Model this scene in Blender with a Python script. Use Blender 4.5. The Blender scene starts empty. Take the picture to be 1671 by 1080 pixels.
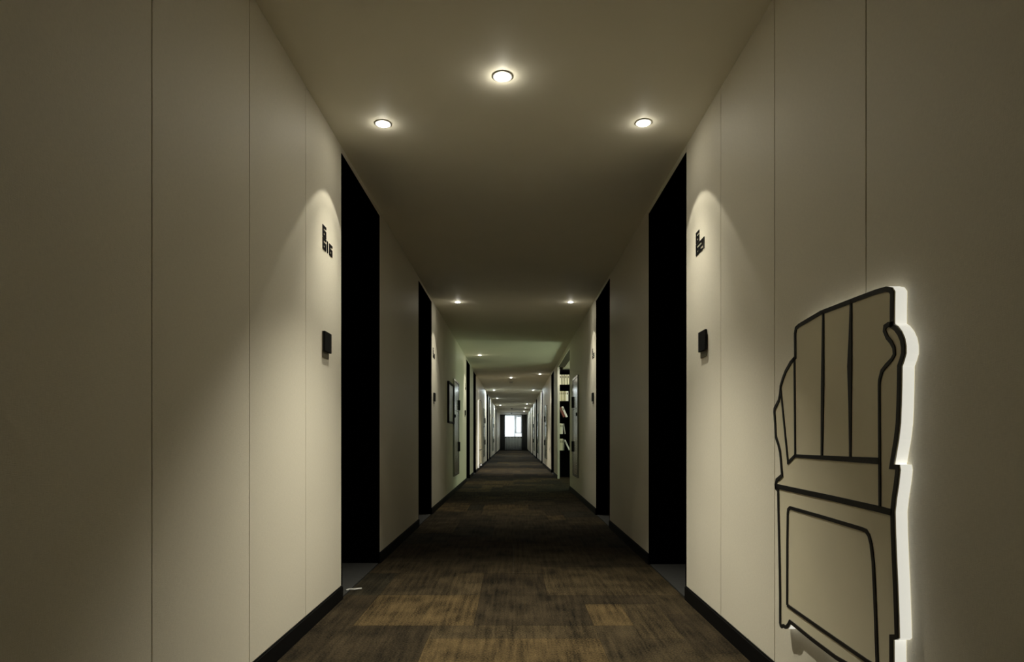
import bpy, bmesh, math, random
from mathutils import Vector, Matrix
from mathutils.geometry import tessellate_polygon

C = bpy.context.scene.collection
SC = bpy.context.scene
random.seed(7)

# ------------------------------------------------------------------ measures
W = 0.95          # half width of the corridor
H = 2.497         # ceiling height
EYE = 0.891       # camera height
F = 1020.0        # focal length in pixels of the 1671 px wide picture
END = 44.0        # end of the corridor
HEAD = 2.458      # top of the door niches

# ------------------------------------------------------------------ camera
cam = bpy.data.cameras.new('camera')
cam.sensor_width = 36.0
cam.lens = 36.0 * F / 1671.0
cam.shift_x = -2.5 / 1671.0
cam.shift_y = 173.5 / 1671.0
cam.clip_start = 0.05
cam.clip_end = 300
camo = bpy.data.objects.new('camera', cam)
camo.location = (0, 0, EYE)
camo.rotation_euler = (math.pi / 2, 0, 0)
C.objects.link(camo)
SC.camera = camo

# ------------------------------------------------------------------ world, exposure
world = bpy.data.worlds.new('daylight')
SC.world = world
world.use_nodes = True
bgn = world.node_tree.nodes['Background']
bgn.inputs['Color'].default_value = (0.90, 0.96, 1.0, 1)
bgn.inputs['Strength'].default_value = 2.0
SC.view_settings.view_transform = 'Standard'
SC.view_settings.look = 'None'
SC.view_settings.gamma = 1.0
SC.view_settings.use_curve_mapping = False
SC.view_settings.exposure = 0.34
SC.cycles.use_denoising = True
SC.cycles.max_bounces = 12
SC.cycles.diffuse_bounces = 8
SC.cycles.sample_clamp_indirect = 4.0

WARM = (1.0, 0.95, 0.80)
LOBBY = (0.80, 1.0, 0.68)
COOL = (0.86, 0.98, 1.0)      # far downlights, cooled and strengthened to stand in for window daylight
P_FAR = 13.0
P_WIDE, P_NARROW, P_DISC, P_CENTRE, P_CENTRE_DISC = 9.0, 44.0, 0.36, 230.0, 2.0


def area_light(name, loc, rot, sx, sy, power, col):
    l = bpy.data.lights.new(name, 'AREA')
    l.shape = 'RECTANGLE'
    l.size, l.size_y = sx, sy
    l.energy = power
    l.color = col
    o = bpy.data.objects.new(name, l)
    o.location = loc
    o.rotation_euler = rot
    C.objects.link(o)
    return o


# the light of the lift lobby that opens on the right, seen only by what it lights
area_light('lobby_light', (3.52, 12.0, 1.05), (0, math.radians(100), 0), 1.3, 2.3, 19.0, LOBBY)
area_light('lobby_light', (3.50, 10.92, 0.75), (0, math.radians(110), 0), 0.9, 0.55, 19.0, LOBBY)
portal = area_light('window_portal', (0.0, END + 0.02, 1.70), (-math.pi / 2, 0, 0), 1.3, 1.6, 1.0, (1, 1, 1))
portal.data.cycles.is_portal = True


# ------------------------------------------------------------------ materials
def nodes_of(name):
    m = bpy.data.materials.new(name)
    m.use_nodes = True
    nt = m.node_tree
    return m, nt, nt.nodes['Principled BSDF']


def mat(name, col, rough=0.6, metal=0.0, var=0.0, scale=30.0, bump=0.0, bscale=400.0, spec=0.5, stretch=(1, 1, 1)):
    m, nt, b = nodes_of(name)
    b.inputs['Base Color'].default_value = (*col, 1)
    b.inputs['Roughness'].default_value = rough
    b.inputs['Metallic'].default_value = metal
    b.inputs['Specular IOR Level'].default_value = spec
    N, L = nt.nodes, nt.links
    if var or bump:
        tc = N.new('ShaderNodeTexCoord')
        mp = N.new('ShaderNodeMapping')
        mp.inputs['Scale'].default_value = stretch
        L.new(tc.outputs['Object'], mp.inputs['Vector'])
    if var:
        n = N.new('ShaderNodeTexNoise')
        n.inputs['Scale'].default_value = scale
        n.inputs['Detail'].default_value = 6
        L.new(mp.outputs['Vector'], n.inputs['Vector'])
        r = N.new('ShaderNodeValToRGB')
        r.color_ramp.elements[0].position = 0.25
        r.color_ramp.elements[1].position = 0.75
        r.color_ramp.elements[0].color = (*[c * (1 - var) for c in col], 1)
        r.color_ramp.elements[1].color = (*[min(1, c * (1 + var)) for c in col], 1)
        L.new(n.outputs['Fac'], r.inputs['Fac'])
        L.new(r.outputs['Color'], b.inputs['Base Color'])
    if bump:
        n2 = N.new('ShaderNodeTexNoise')
        n2.inputs['Scale'].default_value = bscale
        n2.inputs['Detail'].default_value = 3
        L.new(mp.outputs['Vector'], n2.inputs['Vector'])
        bp = N.new('ShaderNodeBump')
        bp.inputs['Strength'].default_value = bump
        bp.inputs['Distance'].default_value = 0.002
        L.new(n2.outputs['Fac'], bp.inputs['Height'])
        L.new(bp.outputs['Normal'], b.inputs['Normal'])
    return m


def emit(name, col, strength):
    m, nt, b = nodes_of(name)
    b.inputs['Base Color'].default_value = (0.8, 0.8, 0.78, 1)
    b.inputs['Emission Color'].default_value = (*col, 1)
    b.inputs['Emission Strength'].default_value = strength
    return m


def carpet(name, col):
    m, nt, b = nodes_of(name)
    N, L = nt.nodes, nt.links
    b.inputs['Roughness'].default_value = 0.95
    b.inputs['Specular IOR Level'].default_value = 0.1
    tc = N.new('ShaderNodeTexCoord')
    ge = N.new('ShaderNodeNewGeometry')
    # tufts
    n = N.new('ShaderNodeTexNoise')
    n.inputs['Scale'].default_value = 130
    n.inputs['Detail'].default_value = 4
    L.new(ge.outputs['Position'], n.inputs['Vector'])
    # streaks along the corridor
    mp = N.new('ShaderNodeMapping')
    mp.inputs['Scale'].default_value = (46, 3.0, 1)
    L.new(ge.outputs['Position'], mp.inputs['Vector'])
    s = N.new('ShaderNodeTexNoise')
    s.inputs['Scale'].default_value = 1.0
    s.inputs['Detail'].default_value = 5
    L.new(mp.outputs['Vector'], s.inputs['Vector'])
    # worn blotches
    w = N.new('ShaderNodeTexNoise')
    w.inputs['Scale'].default_value = 5.0
    w.inputs['Detail'].default_value = 5
    L.new(ge.outputs['Position'], w.inputs['Vector'])
    sp = N.new('ShaderNodeMapRange')      # tufts weigh more than the streaks
    sp.inputs['To Min'].default_value = -0.25
    sp.inputs['To Max'].default_value = 1.25
    L.new(n.outputs['Fac'], sp.inputs['Value'])
    a1 = N.new('ShaderNodeMath'); a1.operation = 'ADD'
    L.new(sp.outputs['Result'], a1.inputs[0]); L.new(s.outputs['Fac'], a1.inputs[1])
    a2 = N.new('ShaderNodeMath'); a2.operation = 'ADD'
    L.new(a1.outputs[0], a2.inputs[0]); L.new(w.outputs['Fac'], a2.inputs[1])
    mr = N.new('ShaderNodeMapRange')
    mr.inputs['From Min'].default_value = 1.05
    mr.inputs['From Max'].default_value = 1.95
    mr.inputs['To Min'].default_value = 0.0
    mr.inputs['To Max'].default_value = 2.0
    L.new(a2.outputs[0], mr.inputs['Value'])
    mx = N.new('ShaderNodeVectorMath'); mx.operation = 'SCALE'
    mx.inputs[0].default_value = col
    L.new(mr.outputs['Result'], mx.inputs['Scale'])
    L.new(mx.outputs['Vector'], b.inputs['Base Color'])
    bp = N.new('ShaderNodeBump')
    bp.inputs['Strength'].default_value = 0.7
    bp.inputs['Distance'].default_value = 0.004
    L.new(n.outputs['Fac'], bp.inputs['Height'])
    L.new(bp.outputs['Normal'], b.inputs['Normal'])
    return m


def fabric_wall(name, col):
    """woven wall covering: fine horizontal and vertical threads"""
    m, nt, b = nodes_of(name)
    N, L = nt.nodes, nt.links
    b.inputs['Roughness'].default_value = 0.5
    b.inputs['Specular IOR Level'].default_value = 0.35
    ge = N.new('ShaderNodeNewGeometry')
    fac = []
    for sc in ((1, 60, 900), (1, 900, 60)):
        mp = N.new('ShaderNodeMapping')
        mp.inputs['Scale'].default_value = sc
        L.new(ge.outputs['Position'], mp.inputs['Vector'])
        n = N.new('ShaderNodeTexNoise')
        n.inputs['Scale'].default_value = 1.0
        n.inputs['Detail'].default_value = 3
        L.new(mp.outputs['Vector'], n.inputs['Vector'])
        fac.append(n)
    ad = N.new('ShaderNodeMath'); ad.operation = 'ADD'
    L.new(fac[0].outputs['Fac'], ad.inputs[0]); L.new(fac[1].outputs['Fac'], ad.inputs[1])
    mr = N.new('ShaderNodeMapRange')
    mr.inputs['From Min'].default_value = 0.6
    mr.inputs['From Max'].default_value = 1.4
    mr.inputs['To Min'].default_value = 0.90
    mr.inputs['To Max'].default_value = 1.08
    L.new(ad.outputs[0], mr.inputs['Value'])
    mx = N.new('ShaderNodeVectorMath'); mx.operation = 'SCALE'
    mx.inputs[0].default_value = col
    L.new(mr.outputs['Result'], mx.inputs['Scale'])
    L.new(mx.outputs['Vector'], b.inputs['Base Color'])
    bp = N.new('ShaderNodeBump')
    bp.inputs['Strength'].default_value = 0.35
    bp.inputs['Distance'].default_value = 0.0015
    L.new(ad.outputs[0], bp.inputs['Height'])
    L.new(bp.outputs['Normal'], b.inputs['Normal'])
    return m


def see_through(name, tint, mixfac, kind):
    m = bpy.data.materials.new(name)
    m.use_nodes = True
    nt = m.node_tree
    N, L = nt.nodes, nt.links
    out = N['Material Output']
    N.remove(N['Principled BSDF'])
    tr = N.new('ShaderNodeBsdfTransparent')
    tr.inputs['Color'].default_value = (*tint, 1)
    if kind == 'glass':
        o = N.new('ShaderNodeBsdfGlossy')
        o.inputs['Roughness'].default_value = 0.03
    else:
        o = N.new('ShaderNodeBsdfTranslucent')
        o.inputs['Color'].default_value = (*tint, 1)
    mx = N.new('ShaderNodeMixShader')
    mx.inputs['Fac'].default_value = mixfac
    L.new(tr.outputs[0], mx.inputs[1])
    L.new(o.outputs[0], mx.inputs[2])
    L.new(mx.outputs[0], out.inputs['Surface'])
    return m


M = {}
M['wall'] = fabric_wall('beige_wall_covering', (0.74, 0.695, 0.575))
M['backing'] = mat('dark_joint', (0.10, 0.085, 0.06), 0.8)
M['plaster'] = mat('beige_plaster', (0.68, 0.64, 0.53), 0.7, var=0.03, scale=6)
M['ceiling'] = mat('ceiling_paint', (0.88, 0.835, 0.70), 0.6, var=0.02, scale=3, bump=0.05, bscale=90, spec=0.4)
M['black'] = mat('black_lacquer', (0.0008, 0.0008, 0.0009), 0.9, var=0.2, scale=40, spec=0.0)
M['base'] = mat('black_baseboard', (0.003, 0.003, 0.003), 0.6, var=0.1, scale=20, spec=0.12)
M['sign'] = mat('black_plastic', (0.004, 0.004, 0.004), 0.6, spec=0.15, var=0.1, scale=60)
M['bronze'] = mat('bronze_plate', (0.16, 0.14, 0.10), 0.45, 0.3, var=0.15, scale=80)
M['stone'] = mat('grey_threshold_stone', (0.020, 0.020, 0.018), 0.8, var=0.2, scale=25)
M['concrete'] = mat('screed', (0.05, 0.045, 0.04), 0.9, var=0.2, scale=10)
M['chrome'] = mat('brushed_steel', (0.62, 0.62, 0.62), 0.25, 1.0, var=0.05, scale=80)
M['trim'] = mat('white_trim_ring', (0.55, 0.53, 0.47), 0.35, 0.2, var=0.02, scale=60)
M['lens'] = emit('lit_lens', (1.0, 0.97, 0.88), 9.0)
M['acrylic'] = emit('lit_acrylic_edge', (1.0, 0.98, 0.86), 0.50)
M['artface'] = mat('olive_beige_board', (0.76, 0.70, 0.52), 0.5, var=0.04, scale=5, bump=0.05)
M['line'] = mat('black_outline', (0.006, 0.0055, 0.005), 0.5, var=0.1, scale=60)
M['cabinet'] = mat('brushed_door', (0.34, 0.37, 0.32), 0.22, 0.85, var=0.06, scale=14)
M['picture'] = mat('mottled_print', (0.26, 0.29, 0.20), 0.3, var=0.97, scale=9)
M['wood_black'] = mat('black_bookcase_board', (0.0015, 0.0015, 0.0015), 0.9, spec=0.0, var=0.2, scale=15, stretch=(1, 1, 8))
M['frame_grey'] = mat('grey_window_frame', (0.35, 0.36, 0.36), 0.5, var=0.03, scale=20)
M['glass'] = see_through('window_glass', (0.96, 0.98, 0.98), 0.06, 'glass')
M['sheer'] = see_through('white_sheer', (0.95, 0.96, 0.96), 0.35, 'cloth')
M['drape'] = mat('dark_grey_drape', (0.16, 0.165, 0.16), 0.9, var=0.15, scale=60, bump=0.2)
M['cafe'] = mat('grey_half_curtain', (0.70, 0.72, 0.72), 0.9, var=0.08, scale=60, bump=0.2)
M['detector'] = mat('white_detector', (0.55, 0.55, 0.52), 0.4, var=0.03, scale=40)
M['dark_slot'] = mat('dark_slot', (0.02, 0.02, 0.02), 0.6, var=0.1, scale=30)
M['thread'] = mat('white_thread', (0.7, 0.7, 0.66), 0.8, var=0.05, scale=60)
M['socket'] = mat('white_socket', (0.62, 0.60, 0.54), 0.4, var=0.03, scale=60)
CARPETS = [carpet('carpet_dark_brown', (0.0225, 0.0165, 0.0088)),
           carpet('carpet_umber', (0.029, 0.0213, 0.0110)),
           carpet('carpet_mid_brown', (0.036, 0.0262, 0.0130)),
           carpet('carpet_tan', (0.050, 0.0345, 0.0150)),
           carpet('carpet_charcoal', (0.018, 0.0150, 0.0090))]


# ------------------------------------------------------------------ mesh helpers
def bx(bm, x0, x1, y0, y1, z0, z1, bevel=0.0):
    x0, x1 = min(x0, x1), max(x0, x1)
    vs = [bm.verts.new((x, y, z)) for z in (z0, z1) for y in (y0, y1) for x in (x0, x1)]
    fs = [(0, 2, 3, 1), (4, 5, 7, 6), (0, 1, 5, 4), (2, 6, 7, 3), (0, 4, 6, 2), (1, 3, 7, 5)]
    faces = [bm.faces.new([vs[i] for i in f]) for f in fs]
    if bevel:
        es = list({e for f in faces for e in f.edges})
        bmesh.ops.bevel(bm, geom=es, offset=bevel, segments=2, affect='EDGES', profile=0.5)


def box_bm(*a, **k):
    bm = bmesh.new()
    bx(bm, *a, **k)
    return bm


def lathe(bm, prof, seg=24, cx=0, cy=0):
    """prof: list of (radius, z), revolved about the z axis"""
    rings = []
    for r, z in prof:
        if r < 1e-6:
            rings.append([bm.verts.new((cx, cy, z))])
        else:
            rings.append([bm.verts.new((cx + r * math.cos(2 * math.pi * i / seg), cy + r * math.sin(2 * math.pi * i / seg), z)) for i in range(seg)])
    for a, b in zip(rings, rings[1:]):
        for i in range(seg):
            j = (i + 1) % seg
            if len(a) == 1 and len(b) == 1:
                continue
            if len(a) == 1:
                bm.faces.new((a[0], b[i], b[j]))
            elif len(b) == 1:
                bm.faces.new((a[i], b[0], a[j]))
            else:
                bm.faces.new((a[i], b[i], b[j], a[j]))


def obj(name, bm, m, parent=None, smooth=False):
    """links the bmesh (world coordinates, or local ones when the parent stands at the origin) as one mesh"""
    bmesh.ops.recalc_face_normals(bm, faces=bm.faces)
    me = bpy.data.meshes.new(name)
    bm.to_mesh(me)
    bm.free()
    me.materials.append(m)
    if smooth:
        for p in me.polygons:
            p.use_smooth = True
    o = bpy.data.objects.new(name, me)
    C.objects.link(o)
    if parent:
        o.parent = parent
    return o


def tag(o, label, cat, group=None):
    o['label'] = label
    o['category'] = cat
    if group:
        o['group'] = group
    return o


def thing(name, label, cat, loc=(0, 0, 0), rotz=0, group=None):
    o = bpy.data.objects.new(name, None)
    o.empty_display_size = 0.1
    C.objects.link(o)
    o.location = loc
    o.rotation_euler = (0, 0, rotz)
    tag(o, label, cat, group)
    return o


def struct(name, bm=None, m=None):
    if bm is None:
        o = bpy.data.objects.new(name, None)
        C.objects.link(o)
    else:
        o = obj(name, bm, m)
    o['kind'] = 'structure'
    return o


def dup(root, loc, rotz=None, label=None, group=None):
    r = root.copy()
    C.objects.link(r)
    r.location = loc
    if rotz is not None:
        r.rotation_euler = (0, 0, rotz)
    if label:
        r['label'] = label
    if group:
        r['group'] = group
    for ch in list(root.children):
        c = ch.copy()
        C.objects.link(c)
        c.parent = r
        for g in list(ch.children):
            d = g.copy()
            C.objects.link(d)
            d.parent = c
    return r


def settle(root):
    """parts drawn in world coordinates, hung on a root that stands at the thing's base"""
    for c in root.children:
        c.location = -Vector(root.location)


LEFT, RIGHT = -1, 1
# for a thing on a wall, built with its back at local x = 0, facing +x, running along +y:
def wall_loc(side, y, z):
    return (side * W, y, z)
def wall_rot(side):
    return 0.0 if side == LEFT else math.pi


# ------------------------------------------------------------------ the shell
L_DOORS = [(3.448, 4.425), (6.25, 7.23), (12.60, 13.57), (14.77, 15.72), (22.2, 23.1), (24.4, 25.45), (31.8, 32.8), (34.0, 35.0)]
R_DOORS = [(3.436, 4.385), (6.17, 7.18), (14.72, 15.73), (20.4, 21.2), (25.3, 26.3), (30.3, 31.3), (35.0, 36.0)]
ALCOVE = (10.56, 13.46)
BACK = -1.6
DEPTH = 0.50      # depth of the door niches
PT = 0.012        # thickness of the wall panels


def spans(openings):
    out, y = [], BACK
    for a, b in openings:
        out.append((y, a))
        y = b
    out.append((y, END))
    return out


def build_wall(side, openings, seams):
    name = 'wall_left' if side == LEFT else 'wall_right'
    bm = bmesh.new()
    for a, b in spans(openings):
        xi, xo = side * (W + PT), side * (W + DEPTH + 0.05)
        if side == RIGHT and b == ALCOVE[0]:
            xo = side * (W + 0.20)
        if side == RIGHT and a == ALCOVE[1]:
            xo = side * (W + 0.012 + 0.03)
        bx(bm, xi, xo, a + 0.0005, b - 0.0005, 0, H)
    for a, b in openings:       # above the niches
        if (a, b) == ALCOVE:
            bx(bm, side * (W + PT), side * (W + 0.15), a, b, 2.40, H)
        else:
            bx(bm, side * (W + PT), side * (W + DEPTH + 0.05), a, b, HEAD + 0.012, H)
    w = struct(name, bm, M['backing'])
    def panel(y0, y1, z0, z1):
        g = 0.0022
        obj('wall_panel', box_bm(side * (W + PT), side * W, y0 + g, y1 - g, z0, z1, bevel=0.0012), M['wall'], w)
    for a, b in spans(openings):
        cuts = [a] + [s for s in seams if a < s < b] + [b]
        for c0, c1 in zip(cuts, cuts[1:]):
            panel(c0, c1, 0.0, H)
    for a, b in openings:
        panel(a, b, 2.40 if (a, b) == ALCOVE else HEAD, H)
    return w


wl = build_wall(LEFT, L_DOORS, [-0.80, -0.19, 0.42, 1.03, 1.642, 2.248, 2.858, 8.6, 10.9, 17.2, 18.9, 20.5, 27.0, 29.4, 37.0, 40.0])
wr = build_wall(RIGHT, sorted(R_DOORS + [ALCOVE]), [-0.75, -0.14, 0.47, 1.08, 1.685, 2.275, 2.867, 8.7, 17.2, 19.0, 22.8, 28.4, 33.0, 38.0, 41.0])

# baseboards, one piece between two openings each
for side, openings in ((LEFT, L_DOORS), (RIGHT, sorted(R_DOORS + [ALCOVE]))):
    bm = bmesh.new()
    for a, b in spans(openings):
        bx(bm, side * (W - 0.001), side * (W - 0.010), a, b, 0.0, 0.070)
        bx(bm, side * (W - 0.001), side * (W - 0.006), a, b, 0.070, 0.076)
    struct('baseboard_left' if side == LEFT else 'baseboard_right', bm, M['base'])

# doors in deep black niches
def build_door(n, side, a, b, flip):
    d = struct('door_%d' % n)
    xi, xo = side * (W - 0.002), side * (W + DEPTH)
    t = 0.012
    obj('jamb', box_bm(xi, xo, a, a + t, 0, HEAD), M['black'], d)
    obj('jamb', box_bm(xi, xo, b - t, b, 0, HEAD), M['black'], d)
    obj('head_lining', box_bm(xi, xo, a + t, b - t, HEAD - t, HEAD), M['black'], d)
    obj('threshold', box_bm(side * (W + 0.004), xo, a + t, b - t, -0.004, 0.004), M['stone'], d)
    obj('back_panel', box_bm(xo, xo + side * 0.03, a, b, 0, HEAD), M['black'], d)
    lf = obj('door_leaf', box_bm(xo - side * 0.050, xo - side * 0.008, a + t + 0.004, b - t - 0.004, 0.010, HEAD - t - 0.004, bevel=0.002), M['black'], d)
    hy = (a + 0.11) if flip else (b - 0.11)
    hb = bmesh.new()
    fx = xo - side * 0.050
    bx(hb, fx, fx - side * 0.008, hy - 0.028, hy + 0.028, 0.88, 1.10, bevel=0.002)
    bx(hb, fx - side * 0.006, fx - side * 0.050, hy - 0.010, hy + 0.010, 1.00, 1.02, bevel=0.002)
    e = hy + (0.12 if flip else -0.12)
    bx(hb, fx - side * 0.040, fx - side * 0.055, min(hy, e), max(hy, e), 0.998, 1.022, bevel=0.003)
    obj('handle', hb, M['sign'], lf)
n = 0
for i, (a, b) in enumerate(L_DOORS):
    n += 1
    build_door(n, LEFT, a, b, i % 2 == 0)
for i, (a, b) in enumerate(R_DOORS):
    n += 1
    build_door(n, RIGHT, a, b, i % 2 == 0)

# floor slab with carpet tiles, ceiling slab
LX = 3.6          # right end of the lift lobby
bm = bmesh.new()
bx(bm, -W - DEPTH - 0.05, W + DEPTH + 0.05, BACK - 0.1, END + 0.3, -0.10, -0.006)
bx(bm, W + DEPTH + 0.05, LX + 0.1, 10.3, 14.75, -0.10, -0.006)
floor = struct('floor', bm, M['concrete'])

bm = bmesh.new()
bx(bm, -W - DEPTH - 0.05, W + DEPTH + 0.05, BACK - 0.1, 10.29, H, H + 0.1)
bx(bm, -W - DEPTH - 0.05, W + DEPTH + 0.05, 10.293, END + 0.3, H, H + 0.1)
bx(bm, -W - DEPTH - 0.05, W + DEPTH + 0.05, BACK - 0.1, END + 0.3, H + 0.02, H + 0.12)
ceiling = struct('ceiling', bm, M['ceiling'])
# empty frame, unseen, added round the lobby lights; no actual window
bm = bmesh.new()
for (a, b, c, d) in ((10.75, 10.82, 0.35, 1.80), (13.18, 13.25, 0.35, 1.80), (10.82, 13.18, 0.35, 0.40), (10.82, 13.18, 1.75, 1.80)):
    bx(bm, LX - 0.10, LX, a, b, c, d)
struct('added_light_frame', bm, M['frame_grey'])
bm = bmesh.new()
bx(bm, W + 0.15, LX + 0.1, 10.56, 14.40, 2.42, H + 0.1)
struct('ceiling_lobby', bm, M['ceiling'])

# carpet: rows of rectangles woven in browns; the ones the photograph shows are set one by one
fixed = [  # x0, x1, y0, y1, tone
    (-0.80, -0.25, 2.94, 3.52, 3), (0.32, 0.63, 2.91, 3.25, 3), (-0.33, 0.33, 2.20, 2.74, 3),
    (0.22, 0.92, 3.57, 4.24, 2), (-0.42, -0.20, 3.60, 4.02, 2), (0.02, 0.62, 4.45, 5.15, 1),
    (-0.46, 0.10, 7.72, 8.30, 3), (-0.30, 0.38, 7.18, 7.72, 2), (-0.80, -0.40, 3.62, 4.10, 1),
    (-0.60, -0.05, 11.9, 12.5, 3), (0.05, 0.60, 12.5, 13.1, 3), (-0.25, 0.45, 10.2, 10.9, 2),
    (-0.10, 0.65, 9.1, 9.7, 2), (-0.70, -0.05, 14.6, 15.2, 3), (0.10, 0.70, 15.3, 15.9, 2)]
CELL = 0.19
NX = 10
Y0 = BACK
NY = int((17.0 - Y0) / CELL)
grid = [[-1] * NX for _ in range(NY)]
tiles = []
def cell(v, lo, hi, n):
    return max(0, min(n, int(round((v - lo) / CELL))))
for (x0, x1, y0, y1, tone) in fixed:
    i0, i1 = cell(x0, -W, W, NX), cell(x1, -W, W, NX)
    j0, j1 = cell(y0, Y0, 0, NY), cell(y1, Y0, 0, NY)
    if i1 <= i0 or j1 <= j0: continue
    for j in range(j0, j1):
        for i in range(i0, i1):
            grid[j][i] = len(tiles)
    tiles.append((x0 if i0 else -W, x1 if i1 < NX else W, y0, y1, tone, i0, i1, j0, j1))
ox = {}
for j in range(NY):
    for i in range(NX):
        if grid[j][i] >= 0: continue
        wmax = random.choice((2, 3, 3, 4, 5))
        hmax = random.choice((2, 3, 3, 4))
        w_ = 1
        while i + w_ < NX and w_ < wmax and grid[j][i + w_] < 0: w_ += 1
        h_ = 1
        while j + h_ < NY and h_ < hmax and all(grid[j + h_][k] < 0 for k in range(i, i + w_)): h_ += 1
        for jj in range(j, j + h_):
            for k in range(i, i + w_):
                grid[jj][k] = len(tiles)
        far = Y0 + j * CELL > 5.5
        tone = random.choice((0, 0, 1, 1, 4, 2) if not far else (0, 1, 1, 2, 4, 0, 3))
        tiles.append((-W + i * CELL, -W + (i + w_) * CELL, Y0 + j * CELL, Y0 + (j + h_) * CELL, tone, i, i + w_, j, j + h_))
stuff_bm = [bmesh.new() for _ in CARPETS]
tiles_out = []
for (x0, x1, y0, y1, tone, i0, i1, j0, j1) in tiles:
    # neighbours on the cell grid meet without gaps
    x0, x1, y0, y1 = -W + i0 * CELL, -W + i1 * CELL, Y0 + j0 * CELL, Y0 + j1 * CELL
    tiles_out.append((y0, x0, x1, y1, tone))
tiles_out.sort()
inview = [t for t in tiles_out if t[3] > 1.9]
for t in tiles_out:
    y0, x0, x1, y1, tone = t
    g = 0.0006
    a, b = (x0 + g, x1 - g)
    if len(inview) > 280 and t in inview[280:]:
        bx(stuff_bm[tone], a, b, y0 + g, y1 - g, -0.006, 0.0)
    elif y1 <= 0.6:
        bx(stuff_bm[tone], a, b, y0 + g, y1 - g, -0.006, 0.0)
    else:
        obj('carpet_tile', box_bm(a, b, y0 + g, y1 - g, -0.006, 0.0), CARPETS[tone], floor)
# beyond, where single tiles can no longer be told apart
yy = Y0 + NY * CELL
while yy < END:
    d = random.choice((0.5, 0.75, 0.75, 1.0, 1.4))
    xs = [-W] + sorted(random.sample([-0.57, -0.38, -0.19, 0.0, 0.19, 0.38, 0.57], 2)) + [W]
    for a, b in zip(xs, xs[1:]):
        bx(stuff_bm[random.choice((0, 1, 2, 3, 4, 1))], a, b, yy, min(END, yy + d), -0.006, 0.0)
    yy += d
# lobby carpet
bx(stuff_bm[1], W, LX, 10.56, 13.46, -0.006, 0.0)
bx(stuff_bm[0], W + 0.045, LX, 13.46, 14.40, -0.006, 0.0)
for k, b_ in enumerate(stuff_bm):
    o = obj('carpet_field', b_, CARPETS[k], floor)
    o['kind'] = 'stuff'

# closing walls, out of sight, and the lobby behind the right wall
struct('wall_back', box_bm(-W - DEPTH - 0.05, W + DEPTH + 0.05, BACK - 0.1, BACK, 0, H), M['plaster'])
bm = bmesh.new()
bx(bm, W + 0.20, LX + 0.1, 10.30, 10.56, 0, H)
struct('wall_lobby_near', bm, M['plaster'])
struct('wall_lobby_far', box_bm(W + 0.045, LX + 0.1, 14.40, 14.70, 0, H), M['plaster'])
struct('wall_lobby_right', box_bm(LX, LX + 0.1, 10.56, 14.40, 0, H), M['plaster'])
# pale casing at the end of the wall beside the bookcase
struct('trim_1', box_bm(W - 0.004, W + 0.043, 13.452, 13.470, 0, 2.40), M['trim'])

# end wall with its window
WX0, WX1, WZ0, WZ1 = -0.66, 0.66, 0.90, 2.46
bm = bmesh.new()
bx(bm, -W - 0.6, WX0, END, END + 0.18, 0, H)
bx(bm, WX1, W + 0.6, END, END + 0.18, 0, H)
bx(bm, WX0, WX1, END, END + 0.18, 0, WZ0)
bx(bm, WX0, WX1, END, END + 0.18, WZ1, H)
struct('wall_end', bm, M['plaster'])
win = struct('window_1')
bm = bmesh.new()
y0, y1 = END + 0.06, END + 0.12
for (a, b, c, d) in ((WX0, WX1, WZ0, WZ0 + 0.05), (WX0, WX1, WZ1 - 0.05, WZ1), (WX0, WX0 + 0.05, WZ0 + 0.05, WZ1 - 0.05), (WX1 - 0.05, WX1, WZ0 + 0.05, WZ1 - 0.05),
                     (0.06, 0.12, WZ0 + 0.05, WZ1 - 0.05)):
    bx(bm, a, b, y0, y1, c, d)
obj('window_frame', bm, M['frame_grey'], win)
bm = bmesh.new()
for (a, b, c, d) in ((0.13, 0.60, 1.17, 1.23), (0.13, 0.60, 2.33, 2.39), (0.13, 0.20, 1.23, 2.33), (0.53, 0.60, 1.23, 2.33)):
    bx(bm, a, b, END + 0.03, END + 0.058, c, d)
obj('casement', bm, M['frame_grey'], win)
obj('pane', box_bm(WX0 + 0.05, 0.06, END + 0.086, END + 0.092, WZ0 + 0.05, WZ1 - 0.05), M['glass'], win)
obj('pane', box_bm(0.12, WX1 - 0.05, END + 0.086, END + 0.092, WZ0 + 0.05, WZ1 - 0.05), M['glass'], win)


# ------------------------------------------------------------------ backlit armchair on the right wall
outer = [(2.04, 1.155), (2.041, 1.23), (2.033, 1.25), (2.009, 1.256), (1.865, 1.269), (1.695, 1.267), (1.578, 1.265), (1.537, 1.262), (1.517, 1.255), (1.507, 1.243), (1.508, 1.202), (1.508, 1.165), (1.495, 1.157), (1.48, 1.142), (1.469, 1.124), (1.464, 1.105), (1.464, 1.087), (1.472, 1.07), (1.479, 1.059), (1.48, 1.014), (1.482, 0.968), (1.485, 0.923), (1.492, 0.886), (1.502, 0.849), (1.508, 0.826), (1.489, 0.826), (1.486, 0.813), (1.492, 0.779), (1.5, 0.746), (1.506, 0.712), (1.504, 0.657), (1.5, 0.597), (1.495, 0.529), (1.491, 0.461), (1.489, 0.413), (1.495, 0.407), (1.51, 0.402)]
foot = [(1.510, 0.330), (1.510, 0.251), (1.517, 0.241), (1.529, 0.238), (1.545, 0.245), (1.557, 0.245), (1.570, 0.249), (1.583, 0.258), (1.594, 0.268)]
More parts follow.
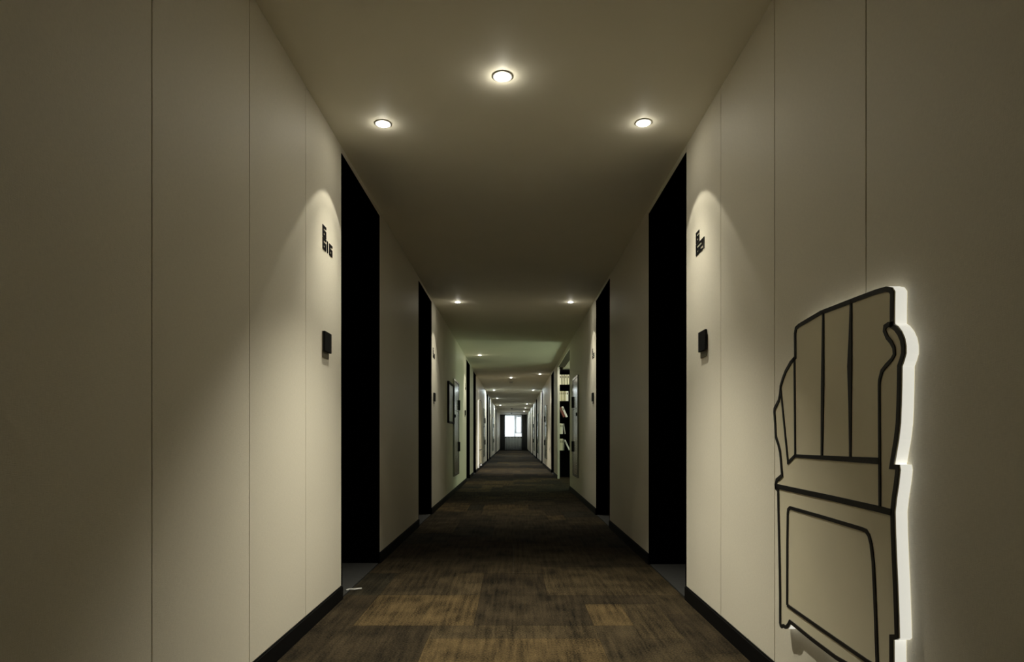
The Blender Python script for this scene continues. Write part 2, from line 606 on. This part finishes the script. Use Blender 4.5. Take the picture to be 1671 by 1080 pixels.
left = [(2.04, 1.155), (2.072, 1.143), (2.109, 1.118), (2.132, 1.094), (2.15, 1.069), (2.155, 1.043), (2.166, 1.021), (2.2, 0.995), (2.203, 0.982), (2.195, 0.938), (2.19, 0.89), (2.171, 0.867), (2.155, 0.84), (2.147, 0.804), (2.14, 0.765), (2.182, 0.747), (2.192, 0.726), (2.187, 0.709), (2.171, 0.704), (2.168, 0.634), (2.163, 0.534), (2.158, 0.435), (2.155, 0.336), (2.155, 0.251), (2.148, 0.241), (2.136, 0.238), (2.12, 0.245), (2.108, 0.245), (2.095, 0.249), (2.081, 0.261), (2.07, 0.274)]
bottom = [(2.07, 0.274), (1.918, 0.264), (1.778, 0.259)]
poly = outer + foot + bottom[::-1] + left[::-1][1:-1]
arml = [(2.147, 1.069), (2.087, 0.807), (2.037, 0.831)]
f0 = [(2.04, 1.155), (2.037, 0.997), (2.034, 0.831)]
f1 = [(1.85, 1.264), (1.853, 1.045), (1.858, 0.836)]
f2 = [(1.697, 1.265), (1.7, 1.174), (1.704, 1.085), (1.702, 0.98), (1.701, 0.835)]
sb = [(2.037, 0.831), (1.77, 0.831), (1.565, 0.832)]
armr = [(1.508, 1.164), (1.528, 1.167), (1.542, 1.164), (1.544, 1.154), (1.533, 1.136), (1.517, 1.122), (1.506, 1.107), (1.504, 1.09), (1.514, 1.08), (1.537, 1.068), (1.555, 1.056), (1.565, 1.035), (1.567, 1.021), (1.566, 0.924), (1.565, 0.832), (1.564, 0.713)]
sf = [(2.187, 0.721), (1.808, 0.716), (1.564, 0.711), (1.512, 0.709)]
inset = [(2.094, 0.329), (2.093, 0.514), (2.090, 0.637), (2.086, 0.650), (2.072, 0.658), (1.825, 0.654), (1.648, 0.65), (1.625, 0.648), (1.612, 0.638), (1.602, 0.617), (1.593, 0.574), (1.585, 0.478), (1.578, 0.363), (1.575, 0.312), (1.621, 0.311), (1.797, 0.317), (2.094, 0.329)]


def extrude_poly(pts, x0, x1):
    """flat board with the outline pts (y, z), between x0 and x1"""
    bm = bmesh.new()
    a = [bm.verts.new((x0, p[0], p[1])) for p in pts]
    b = [bm.verts.new((x1, p[0], p[1])) for p in pts]
    for t in tessellate_polygon([[Vector((p[0], p[1], 0)) for p in pts]]):
        bm.faces.new([a[k] for k in t])
        bm.faces.new([b[k] for k in t])
    for i in range(len(pts)):
        j = (i + 1) % len(pts)
        bm.faces.new((a[i], a[j], b[j], b[i]))
    return bm


def offset_poly(pts, d):
    """the outline moved inwards by d (outline in either direction)"""
    area = sum(p[0] * q[1] - q[0] * p[1] for p, q in zip(pts, pts[1:] + pts[:1]))
    sgn = 1 if area > 0 else -1
    out = []
    n = len(pts)
    for i in range(n):
        p, q, r = Vector(pts[i - 1]), Vector(pts[i]), Vector(pts[(i + 1) % n])
        e1, e2 = (q - p).normalized(), (r - q).normalized()
        n1, n2 = Vector((-e1.y, e1.x)) * sgn, Vector((-e2.y, e2.x)) * sgn
        m = (n1 + n2)
        m = m.normalized() if m.length > 1e-6 else n1
        k = d / max(0.55, m.dot(n1))
        out.append((q.x + m.x * k, q.y + m.y * k))
    return out


def ring(pts, d, x0, x1):
    """a wall of thickness d following the outline, between x0 and x1"""
    bm = bmesh.new()
    ins = offset_poly(pts, d)
    n = len(pts)
    V = [[bm.verts.new((x, p[0], p[1])) for p in q] for x in (x0, x1) for q in (pts, ins)]
    o0, i0, o1, i1 = V
    for i in range(n):
        j = (i + 1) % n
        bm.faces.new((o0[i], o0[j], o1[j], o1[i]))
        bm.faces.new((i0[i], i1[i], i1[j], i0[j]))
        bm.faces.new((o0[i], i0[i], i0[j], o0[j]))
        bm.faces.new((o1[i], o1[j], i1[j], i1[i]))
    return bm


def ribbon(bm, pts, widths, x0, x1):
    """a raised line of the given widths along an open polyline"""
    n = len(pts)
    if not isinstance(widths, (list, tuple)):
        widths = [widths] * n
    rows = []
    for i in range(n):
        p = Vector(pts[max(0, i - 1)]); q = Vector(pts[i]); r = Vector(pts[min(n - 1, i + 1)])
        d1 = (q - p).normalized() if (q - p).length > 1e-9 else (r - q).normalized()
        d2 = (r - q).normalized() if (r - q).length > 1e-9 else d1
        t = d1 + d2
        t = t.normalized() if t.length > 1e-6 else d1
        nn = Vector((-t.y, t.x))
        k = 0.5 * widths[i] / max(0.5, nn.dot(Vector((-d1.y, d1.x))))
        a, b = q + nn * k, q - nn * k
        rows.append([bm.verts.new((x, v.x, v.y)) for x in (x0, x1) for v in (a, b)])
    for r0, r1 in zip(rows, rows[1:]):
        for u, v in ((0, 1), (1, 3), (3, 2), (2, 0)):
            bm.faces.new((r0[u], r0[v], r1[v], r1[u]))
    for r in (rows[0], rows[-1]):
        bm.faces.new((r[0], r[1], r[3], r[2]))


def line_part(name, pts, w, parent, x0, x1):
    bm = bmesh.new()
    ribbon(bm, pts, w, x0, x1)
    return obj(name, bm, M['line'], parent)


XF = 0.918
art = thing('backlit_armchair_panel', 'backlit wall panel shaped and lined like an armchair on right wall', 'wall art', (W, 1.85, 0.24))
obj('face_board', extrude_poly(poly, XF, XF + 0.003), M['artface'], art)
obj('edge_band', ring(poly, 0.005, XF + 0.003, W - 0.0012), M['acrylic'], art)
for (yy_, zz_) in ((1.60, 0.40), (2.05, 0.40), (1.60, 1.15), (1.95, 1.15)):
    obj('spacer', box_bm(XF + 0.0032, W - 0.0004, yy_ - 0.01, yy_ + 0.01, zz_ - 0.01, zz_ + 0.01), M['chrome'], art)
x0, x1 = XF - 0.003, XF
obj('outline', ring(poly, 0.0125, x0, x1), M['line'], art)
line_part('line', arml, 0.009, art, x0, x1)
line_part('line', f0, 0.009, art, x0, x1)
line_part('line', f1, [0.008, 0.016, 0.010], art, x0, x1)
line_part('line', f2, [0.008, 0.014, 0.022, 0.014, 0.008], art, x0, x1)
line_part('line', sb, [0.010, 0.014, 0.016], art, x0, x1)
line_part('line', armr, [0.012, 0.012, 0.011, 0.010, 0.010, 0.010, 0.009, 0.009, 0.009, 0.010, 0.010, 0.009, 0.008, 0.008, 0.008, 0.008], art, x0, x1)
line_part('line', sf, 0.016, art, x0, x1)
line_part('line', inset, 0.0105, art, x0, x1)
settle(art)


# ------------------------------------------------------------------ room numbers of thick pixel figures
GL = {'6': ['111', '100', '111', '101', '111'], '2': ['111', '001', '111', '100', '111'], '3': ['111', '001', '111', '001', '111'],
      '8': ['111', '101', '111', '101', '111'], '5': ['111', '100', '111', '001', '111'], '0': ['111', '101', '101', '101', '111']}


def digit_bm(ch, y0, z0, w, h, t):
    bm = bmesh.new()
    if ch == '1':
        bx(bm, 0.0, t, y0, y0 + w, z0, z0 + h)
        return bm
    g = GL[ch]
    # thick strokes: columns 0.38 / 0.24 / 0.38, rows in fifths
    cx = [0, 0.30, 0.70, 1.0]
    rz = [0, 0.20, 0.40, 0.60, 0.80, 1.0]
    rz = [1 - v for v in rz]
    for r in range(5):
        c = 0
        while c < 3:
            if g[r][c] == '1':
                e = c
                while e + 1 < 3 and g[r][e + 1] == '1': e += 1
                bx(bm, 0.0, t, y0 + cx[c] * w, y0 + cx[e + 1] * w, z0 + rz[r + 1] * h, z0 + rz[r] * h)
                c = e + 1
            else:
                c += 1
    bmesh.ops.remove_doubles(bm, verts=bm.verts, dist=1e-6)
    return bm


def room_sign(side, y, z, last, label):
    """local +y runs in reading order; 66 stands upright, the last two figures follow on the lower row"""
    t = thing('room_number', label, 'sign', wall_loc(side, y, z), wall_rot(side), 'room numbers beside the doors')
    w, h = 0.058, 0.062
    obj('digit', digit_bm('6', 0.0, h, w, h - 0.004, 0.003), M['sign'], t)
    obj('digit', digit_bm('6', 0.0, 0.0, w, h - 0.004, 0.003), M['sign'], t)
    p = w + 0.016 if last[0] == '1' else w + 0.004
    for ch in last:
        wd = 0.016 if ch == '1' else 0.053
        obj('digit', digit_bm(ch, p, 0.0, wd, h - 0.004, 0.003), M['sign'], t)
        p += wd + (0.022 if last[0] == '1' else 0.012)
    return t


room_sign(LEFT, 3.106, 1.831, '16', 'black raised room number on the nearest left wall panel')
room_sign(RIGHT, 3.250, 1.832, '21', 'black raised room number on the nearest right wall panel')
room_sign(LEFT, 7.36, 1.831, '18', 'small black room number just beyond the second door on the left')
room_sign(RIGHT, 7.52, 1.831, '23', 'small black room number just beyond the second door on the right')
room_sign(LEFT, 12.28, 1.831, '20', 'tiny black room number before the third door on the left')

# card reader: a bronze back plate with a black box over its upper part
def make_reader(side, y, label):
    t = thing('door_switch', label, 'switch', wall_loc(side, y, 1.29), wall_rot(side), 'black switch boxes beside the doors')
    obj('back_plate', box_bm(0.0, 0.005, -0.049, 0.049, 0.0, 0.130, bevel=0.001), M['bronze'], t)
    obj('switch_box', box_bm(0.005, 0.016, -0.050, 0.062, 0.030, 0.130, bevel=0.002), M['sign'], t)
    return t
make_reader(LEFT, 3.149, 'black switch box over bronze plate on the nearest left wall panel')
r2 = make_reader(RIGHT, 3.114, 'black switch box over bronze plate on the nearest right wall panel')
make_reader(LEFT, 7.44, 'small black switch box beyond the second door on the left')
make_reader(RIGHT, 7.44, 'small black switch box beyond the second door on the right')
make_reader(LEFT, 12.22, 'tiny black switch box before the third door on the left')

# ------------------------------------------------------------------ recessed downlights
def make_downlight(label, x, y, scale=1.0, lit=True, centre=False, group='recessed downlights'):
    t = thing('downlight', label, 'ceiling light', (x, y, H), 0, group)
    bm = bmesh.new()
    R, r = 0.0435 * scale, 0.0355 * scale
    lathe(bm, [(R, 0.0), (R, -0.003), (R - 0.003, -0.0045), (r + 0.001, -0.0045), (r, -0.003), (r, 0.0)], 32)
    obj('trim_ring', bm, M['trim'], t, True)
    bm = bmesh.new()
    lathe(bm, [(r - 0.002, 0.0), (r - 0.002, -0.002), (r * 0.75, -0.008), (r * 0.4, -0.0125), (0, -0.014)], 32)
    obj('lens', bm, M['lens'], t)
    return t


def disc(x, y, power, col=WARM):
    """light of the lens: a flat disc shining down, and a small ball for what its bulge sends sideways"""
    key = (power, col)
    if key not in disc.cache:
        l = bpy.data.lights.new('downlight_disc', 'AREA')
        l.shape, l.size, l.energy, l.color = 'DISK', 0.055, power, col
        g = bpy.data.lights.new('downlight_glow', 'POINT')
        g.shadow_soft_size, g.energy, g.color = 0.012, min(0.16 * power ** 0.5 + 0.06, 0.34), col
        disc.cache[key] = (l, g)
    for l, z in zip(disc.cache[key], (0.016, 0.034)):
        o = bpy.data.objects.new(l.name, l)
        o.location = (x, y, H - z)
        C.objects.link(o)
disc.cache = {}


def spot(x, y, power, deg, blend, radius=0.008):
    key = (power, deg, blend, radius)
    if key not in spot.cache:
        l = bpy.data.lights.new('downlight_beam', 'SPOT')
        l.energy, l.spot_size, l.spot_blend = power, math.radians(deg), blend
        l.shadow_soft_size = radius
        l.color = WARM
        spot.cache[key] = l
    o = bpy.data.objects.new('downlight_beam', spot.cache[key])
    o.location = (x, y, H - 0.030)
    C.objects.link(o)
spot.cache = {}


WHERE = ['nearest', 'second', 'third', 'fourth', 'fifth', 'sixth', 'seventh']
for k, (x, y) in enumerate(((-0.668, 3.20), (-0.661, 7.41), (-0.658, 12.2), (-0.664, 21.2), (-0.665, 25.6), (-0.665, 31.2))):
    make_downlight('small round recessed downlight in the row by the left wall, %s from camera' % WHERE[k], x, y)
    spot(x, y, P_WIDE, 83, 0.12)
    spot(x, y, P_NARROW, 72, 1.0)
    disc(x, y, P_DISC if y < 20 else P_FAR, WARM if y < 20 else COOL)
for k, (x, y) in enumerate(((0.663, 3.19), (0.676, 7.41), (0.668, 15.85), (0.665, 21.2), (0.65, 30.1), (0.65, 34.0), (0.65, 38.6))):
    make_downlight('small round recessed downlight in the row by the right wall, %s from camera' % WHERE[k], x, y)
    spot(x, y, P_WIDE, 83, 0.12)
    spot(x, y, P_NARROW, 72, 1.0)
    disc(x, y, P_DISC if y < 20 else P_FAR, WARM if y < 20 else COOL)
make_downlight('brightest round downlight in the middle of the nearest ceiling', -0.049, 2.78, 1.05, group='middle downlights')
spot(-0.049, 2.78, P_CENTRE, 86, 1.0)
disc(-0.049, 2.78, P_CENTRE_DISC)
make_downlight('round downlight in the middle of the ceiling beyond the lobby', -0.066, 16.8, 1.05, group='middle downlights')
spot(-0.066, 16.8, P_CENTRE, 86, 1.0)
disc(-0.066, 16.8, P_CENTRE_DISC)

# unseen downlight added in the lobby to brighten the books
t = make_downlight('unseen round downlight added in the lobby ceiling to light the books', 1.30, 13.10, group='added lobby downlights')
t.location.z = 2.42
o = bpy.data.objects.new('lobby_beam', bpy.data.lights.new('lobby_beam', 'SPOT'))
o.data.energy, o.data.spot_size, o.data.spot_blend, o.data.color, o.data.shadow_soft_size = 45.0, math.radians(140), 1.0, WARM, 0.02
o.location = (1.30, 13.10, 2.405)
o.rotation_euler = (math.radians(38), 0, 0)
C.objects.link(o)

for k, (x, y, lab) in enumerate(((-0.07, 18.0, 'small white smoke detector just behind the far middle downlight'),
                                 (-0.10, 34.5, 'tiny smoke detector on the far ceiling, nearer of the last two'),
                                 (-0.14, 41.5, 'tiny smoke detector on the far ceiling next to the window'))):
    t = thing('smoke_detector', lab, 'smoke detector', (x, y, H), 0, 'smoke detectors')
    bm = bmesh.new()
    lathe(bm, [(0.060, 0.0), (0.060, -0.012), (0.052, -0.016), (0.0, -0.016)], 24)
    obj('base', bm, M['detector'], t)
    bm = bmesh.new()
    lathe(bm, [(0.048, -0.016), (0.046, -0.034), (0.034, -0.046), (0.0, -0.048)], 24)
    obj('sensor_cap', bm, M['dark_slot'] if k else M['detector'], t, True)


# ------------------------------------------------------------------ glossy wall cabinets and the picture
def wall_cabinet(side, y, w, z0, z1, label, mirror=False):
    """back at local x = 0, door facing +x, handle and hinges on the two long sides"""
    t = thing('wall_cabinet', label, 'cabinet', wall_loc(side, y, z0), wall_rot(side), 'slim glossy wall cabinets')
    h = z1 - z0
    hw = w / 2
    f = bmesh.new()
    for (a, b, c, d) in ((-hw, hw, 0, 0.03), (-hw, hw, h - 0.03, h), (-hw, -hw + 0.03, 0.03, h - 0.03), (hw - 0.03, hw, 0.03, h - 0.03)):
        bx(f, 0.0, 0.026, a, b, c, d)
    obj('frame', f, M['cabinet'], t)
    m = h * 0.68
    up = obj('door', box_bm(0.0, 0.020, -hw + 0.034, hw - 0.034, m + 0.004, h - 0.034, bevel=0.002), M['cabinet'], t)
    lo = obj('door', box_bm(0.0, 0.020, -hw + 0.034, hw - 0.034, 0.034, m - 0.004, bevel=0.002), M['cabinet'], t)
    k = -1 if mirror else 1
    hy = k * (hw - 0.075)
    obj('handle', box_bm(0.020, 0.046, hy - 0.035, hy + 0.035, m + 0.03, m + 0.20, bevel=0.003), M['sign'], up)
    obj('handle', box_bm(0.020, 0.046, hy - 0.035, hy + 0.035, 0.30 * h - 0.08, 0.30 * h + 0.08, bevel=0.003), M['sign'], lo)
    lk = -k * (hw - 0.10)
    bm = bmesh.new()
    lathe(bm, [(0.026, 0), (0.026, 0.014), (0.018, 0.018), (0, 0.018)], 16)
    bmesh.ops.rotate(bm, verts=bm.verts, matrix=Matrix.Rotation(math.pi / 2, 3, 'Y'))
    bmesh.ops.translate(bm, verts=bm.verts, vec=(0.020, lk, m - 0.09))
    obj('lock', bm, M['sign'], lo)
    return t


wall_cabinet(LEFT, 10.22, 0.86, 0.275, 1.81, 'tall glossy green-grey cabinet on the left wall beside the mottled picture')
wall_cabinet(RIGHT, 9.43, 0.74, 0.30, 1.80, 'tall glossy cabinet on the right wall just before the lobby opening', True)
wall_cabinet(LEFT, 19.9, 0.80, 0.28, 1.80, 'far glossy cabinet on the left wall beyond the lit panel')
wall_cabinet(LEFT, 28.6, 1.30, 0.28, 1.80, 'farthest glossy cabinet on the left wall')
wall_cabinet(RIGHT, 18.1, 0.95, 0.28, 1.80, 'glossy cabinet on the right wall beyond the bookcase', True)
wall_cabinet(RIGHT, 24.2, 0.90, 0.28, 1.80, 'far glossy cabinet on the right wall, third from camera', True)
wall_cabinet(RIGHT, 28.6, 0.90, 0.28, 1.80, 'farthest glossy cabinet on the right wall', True)

t = thing('framed_picture', 'mottled green framed picture on the left wall before the tall cabinet', 'picture', wall_loc(LEFT, 9.36, 1.10), 0)
bm = bmesh.new()
for (a, b, c, d) in ((-0.41, 0.41, 0, 0.025), (-0.41, 0.41, 0.575, 0.60), (-0.41, -0.385, 0.025, 0.575), (0.385, 0.41, 0.025, 0.575)):
    bx(bm, 0.0, 0.03, a, b, c, d)
obj('frame', bm, M['sign'], t)
obj('print', box_bm(0.004, 0.012, -0.385, 0.385, 0.025, 0.575), M['picture'], t)

# small white switch before the lobby opening, socket near the floor farther on
t = thing('wall_switch', 'small pale switch on the right wall at the lobby corner', 'switch', wall_loc(RIGHT, 10.05, 1.36), math.pi)
obj('plate', box_bm(0, 0.008, -0.045, 0.045, 0, 0.09, bevel=0.002), M['socket'], t)
obj('rocker', box_bm(0.008, 0.012, -0.028, 0.028, 0.015, 0.075, bevel=0.001), M['dark_slot'], t)
t = thing('wall_socket', 'small white socket low on right wall beyond the bookcase', 'socket', wall_loc(RIGHT, 16.4, 0.50), math.pi)
obj('plate', box_bm(0, 0.010, -0.05, 0.05, 0, 0.15, bevel=0.002), M['socket'], t)
obj('slot', box_bm(0.010, 0.012, -0.02, 0.02, 0.05, 0.10), M['dark_slot'], t)
t = thing('wall_switch', 'small white switch on the right wall beyond the bookcase', 'switch', wall_loc(RIGHT, 16.1, 1.34), math.pi)
obj('plate', box_bm(0, 0.010, -0.045, 0.045, 0, 0.10, bevel=0.002), M['socket'], t)
obj('rocker', box_bm(0.010, 0.013, -0.028, 0.028, 0.02, 0.08, bevel=0.001), M['socket'], t)

# a second lit outline panel far down the left wall: a tall cupboard on short feet
cup = [(16.55, 0.16), (16.55, 1.82), (16.62, 1.88), (17.30, 1.93), (18.00, 1.88), (18.10, 1.82), (18.10, 0.16), (18.04, 0.08), (17.94, 0.08), (17.90, 0.15),
       (16.75, 0.15), (16.71, 0.08), (16.61, 0.08)]
art2 = thing('backlit_cupboard_panel', 'tall backlit panel lined like a cupboard far down the left wall', 'wall art', (-W, 17.3, 0.08))
obj('face_board', extrude_poly(cup, -0.910, -0.914), M['artface'], art2)
obj('edge_band', ring(cup, 0.006, -0.914, -W + 0.0012), M['acrylic'], art2)
obj('spacer', box_bm(-W + 0.0004, -0.9142, 17.2, 17.3, 0.6, 0.7), M['chrome'], art2)
obj('spacer', box_bm(-W + 0.0004, -0.9142, 17.2, 17.3, 1.4, 1.5), M['chrome'], art2)
obj('outline', ring(cup, 0.02, -0.910, -0.906), M['line'], art2)
line_part('line', [(17.32, 0.16), (17.32, 1.91)], 0.02, art2, -0.910, -0.906)
line_part('line', [(16.57, 0.55), (18.08, 0.55)], 0.02, art2, -0.910, -0.906)
settle(art2)

# ------------------------------------------------------------------ black bookcase facing down the corridor, and its books
BY0, BY1 = 14.02, 14.385
BX0, BX1 = 0.9935, 1.95
case = thing('bookcase', 'tall black open bookcase standing in the lobby beyond the right wall', 'bookcase', (1.4, 14.2, 0))
obj('side_panel', box_bm(BX0, BX0 + 0.014, BY0, BY1, 0, 2.40), M['wood_black'], case)
obj('side_panel', box_bm(BX1 - 0.018, BX1, BY0, BY1, 0, 2.40), M['wood_black'], case)
obj('back_panel', box_bm(BX0 + 0.014, BX1 - 0.018, BY1 - 0.012, BY1, 0, 2.40), M['wood_black'], case)
obj('top_panel', box_bm(BX0 + 0.014, BX1 - 0.018, BY0, BY1 - 0.012, 2.36, 2.40), M['wood_black'], case)
SH = [2.075, 1.705, 1.335, 0.965, 0.595]
for z in SH:
    obj('shelf', box_bm(BX0 + 0.014, BX1 - 0.018, BY0 + 0.004, BY1 - 0.012, z - 0.03, z), M['wood_black'], case)
obj('base_board', box_bm(BX0 + 0.014, BX1 - 0.018, BY0 + 0.012, BY0 + 0.03, 0.0, 0.565), M['wood_black'], case)
settle(case)

BOOKM = {}
def bookmat(c):
    if c not in BOOKM:
        BOOKM[c] = mat('book_cover_%d' % len(BOOKM), c, 0.55, var=0.06, scale=40)
    return BOOKM[c]
M['pages'] = mat('book_pages', (0.62, 0.58, 0.48), 0.8, var=0.06, scale=120, stretch=(20, 1, 1))
M['print'] = mat('spine_label', (0.12, 0.10, 0.06), 0.6, var=0.2, scale=60)
CREAM, IVORY, WHITE, RED, OLIVE, GREY = (0.62, 0.58, 0.42), (0.70, 0.67, 0.52), (0.78, 0.76, 0.72), (0.17, 0.045, 0.035), (0.45, 0.41, 0.25), (0.35, 0.34, 0.31)


def book(x, z, th, h, col, label, group, lean=0.0, depth=0.17):
    """spine towards the camera (-y); x is the left bottom corner; leans to the left by the angle lean"""
    t = thing('book', label, 'book', (x, BY0 + 0.02, z + 0.002), 0, group)
    t.rotation_euler = (0, lean, 0)
    c = bmesh.new()
    bx(c, 0, 0.003, 0.003, depth, 0, h)
    bx(c, th - 0.003, th, 0.003, depth, 0, h)
    bx(c, 0, th, 0, 0.003, 0, h)
    obj('cover', c, bookmat(col), t)
    obj('pages', box_bm(0.0032, th - 0.0032, 0.0032, depth - 0.006, 0.003, h - 0.004), M['pages'], t)
    obj('spine_label', box_bm(th * 0.25, th * 0.75, -0.0008, 0, h * 0.66, h * 0.86), M['print'], t)
    return t


ROWS = ['top shelf', 'second shelf', 'third shelf', 'fourth shelf', 'fifth shelf']
NTH = ['first', 'second', 'third', 'fourth', 'fifth']
x = 1.030
for k, (th, col) in enumerate(((0.050, IVORY), (0.040, CREAM), (0.048, CREAM), (0.044, CREAM))):
    book(x, SH[0], th, 0.222, col, 'pale book upright on bookcase top shelf, %s from left' % NTH[k], 'books on the top shelf')
    x += th + (0.014 if k < 3 else 0)
x = 1.020
for k, (th, col) in enumerate(((0.036, IVORY), (0.036, OLIVE), (0.034, CREAM), (0.036, OLIVE), (0.050, WHITE))):
    book(x, SH[1], th, 0.222, col, '%s book upright on second shelf, %s from left' % ('olive' if col == OLIVE else 'pale', NTH[k]), 'books on the second shelf')
    x += th + (0.010 if k == 2 else 0.003)
def leaning(x, z, th, h, col, label, group, deg):
    a = -math.radians(deg)
    # leaning to the left: it stands on its left... the right bottom corner carries it
    return book(x, z + th * math.sin(-a) * 0 + 0.0005, th, h, col, label, group, a)
leaning(1.118, SH[2], 0.055, 0.235, RED, 'dark red book leaning left on the third shelf', 'books on the third shelf', 24)
leaning(1.182, SH[2], 0.040, 0.262, WHITE, 'thick white book leaning on the dark red one', 'books on the third shelf', 24)
x = 1.012
for k, (th, col) in enumerate(((0.030, WHITE), (0.030, IVORY), (0.032, WHITE))):
    book(x, SH[3], th, 0.245 - 0.006 * k, col, 'white book upright on fourth shelf, %s from left' % NTH[k], 'books on the fourth shelf')
    x += th + 0.002
leaning(1.150, SH[3], 0.022, 0.235, GREY, 'thin grey book tilted left on the fourth shelf', 'books on the fourth shelf', 9)
x = 1.012
for k, (th, col) in enumerate(((0.030, IVORY), (0.032, CREAM), (0.030, IVORY))):
    book(x, SH[4], th, 0.262, col, 'pale book upright on fifth shelf, %s from left' % NTH[k], 'books on the fifth shelf')
    x += th + 0.002
book(1.122, SH[4], 0.016, 0.250, GREY, 'thin grey book upright on the fifth shelf', 'books on the fifth shelf')
leaning(1.245, SH[4], 0.030, 0.250, WHITE, 'white book leaning left at the right of fifth shelf', 'books on the fifth shelf', 25)

# ------------------------------------------------------------------ curtains before the end window
def pleats(x0, x1, y, z0, z1, amp, waves, thick=0.006):
    bm = bmesh.new()
    n = waves * 8
    fr, bk = [], []
    for i in range(n + 1):
        u = i / n
        x = x0 + (x1 - x0) * u
        dy = amp * math.sin(2 * math.pi * waves * u) * (1 + 0.25 * math.sin(7 * u))
        fr.append([bm.verts.new((x, y + dy, z)) for z in (z0, z1)])
        bk.append([bm.verts.new((x, y + dy + thick, z)) for z in (z0, z1)])
    for i in range(n):
        bm.faces.new((fr[i][0], fr[i + 1][0], fr[i + 1][1], fr[i][1]))
        bm.faces.new((bk[i][0], bk[i][1], bk[i + 1][1], bk[i + 1][0]))
        for k in (0, 1):
            bm.faces.new((fr[i][k], bk[i][k], bk[i + 1][k], fr[i + 1][k]))
    for i in (0, n):
        bm.faces.new((fr[i][0], fr[i][1], bk[i][1], bk[i][0]))
    return bm


def rod(bm, x0, x1, y, z, r):
    v = []
    for x in (x0, x1):
        v.append([bm.verts.new((x, y + r * math.cos(a), z + r * math.sin(a))) for a in [2 * math.pi * k / 10 for k in range(10)]])
    for k in range(10):
        j = (k + 1) % 10
        bm.faces.new((v[0][k], v[0][j], v[1][j], v[1][k]))
    bm.faces.new(v[0]); bm.faces.new(v[1])


CY = END - 0.20
d1 = obj('window_drape', pleats(-0.935, -0.60, CY, 0.012, H - 0.03, 0.045, 4), M['drape'], None, True)
tag(d1, 'dark grey floor-length drape at the left of the far window', 'curtain', 'dark drapes at the far window')
d2 = obj('window_drape', pleats(0.57, 0.935, CY, 0.012, H - 0.03, 0.045, 4), M['drape'], None, True)
tag(d2, 'dark grey floor-length drape at the right of the far window', 'curtain', 'dark drapes at the far window')
t = thing('curtain_rail', 'slim rail along the top of the far window', 'curtain rail', (0, 0, 0))
obj('rail', box_bm(-0.94, 0.94, CY - 0.015, CY + 0.025, H - 0.03, H), M['frame_grey'], t)
t = thing('half_curtain', 'grey half curtain hung below the sill of the far window', 'curtain')
obj('cloth', pleats(-0.66, 0.66, END - 0.10, 0.012, 0.86, 0.020, 12), M['cafe'], t, True)
bm = bmesh.new()
rod(bm, -0.70, 0.70, END - 0.10, 0.93, 0.010)
bx(bm, -0.70, -0.68, END - 0.10, END, 0.92, 0.94)
bx(bm, 0.68, 0.70, END - 0.10, END, 0.92, 0.94)
obj('rod', bm, M['sign'], t)
for k in range(6):
    xx = -0.55 + 0.22 * k
    obj('tab', box_bm(xx - 0.035, xx + 0.035, END - 0.115, END - 0.085, 0.85, 0.945), M['drape'], t)
sh = obj('sheer_curtain', pleats(-0.62, 0.62, END - 0.05, 0.97, H - 0.03, 0.012, 9, 0.002), M['sheer'], None, True)
tag(sh, 'white see-through sheer before the glass of far window', 'curtain')

# ------------------------------------------------------------------ a scrap of white thread on the carpet
bm = bmesh.new()
pts = [(-0.97, 3.62), (-0.955, 3.64), (-0.93, 3.635), (-0.905, 3.655), (-0.888, 3.655)]
for (p, q) in zip(pts, pts[1:]):
    d = (Vector(q) - Vector(p)).normalized()
    nn = Vector((-d.y, d.x)) * 0.0035
    vs = [bm.verts.new((*(Vector(a) + s * nn), z)) for z in (0.005, 0.011) for (a, s) in ((p, 1), (p, -1), (q, -1), (q, 1))]
    for f in ((0, 1, 2, 3), (4, 5, 6, 7), (0, 1, 5, 4), (1, 2, 6, 5), (2, 3, 7, 6), (3, 0, 4, 7)):
        bm.faces.new([vs[i] for i in f])
tag(obj('thread', bm, M['thread']), 'scrap of white thread on carpet before first left door', 'thread')
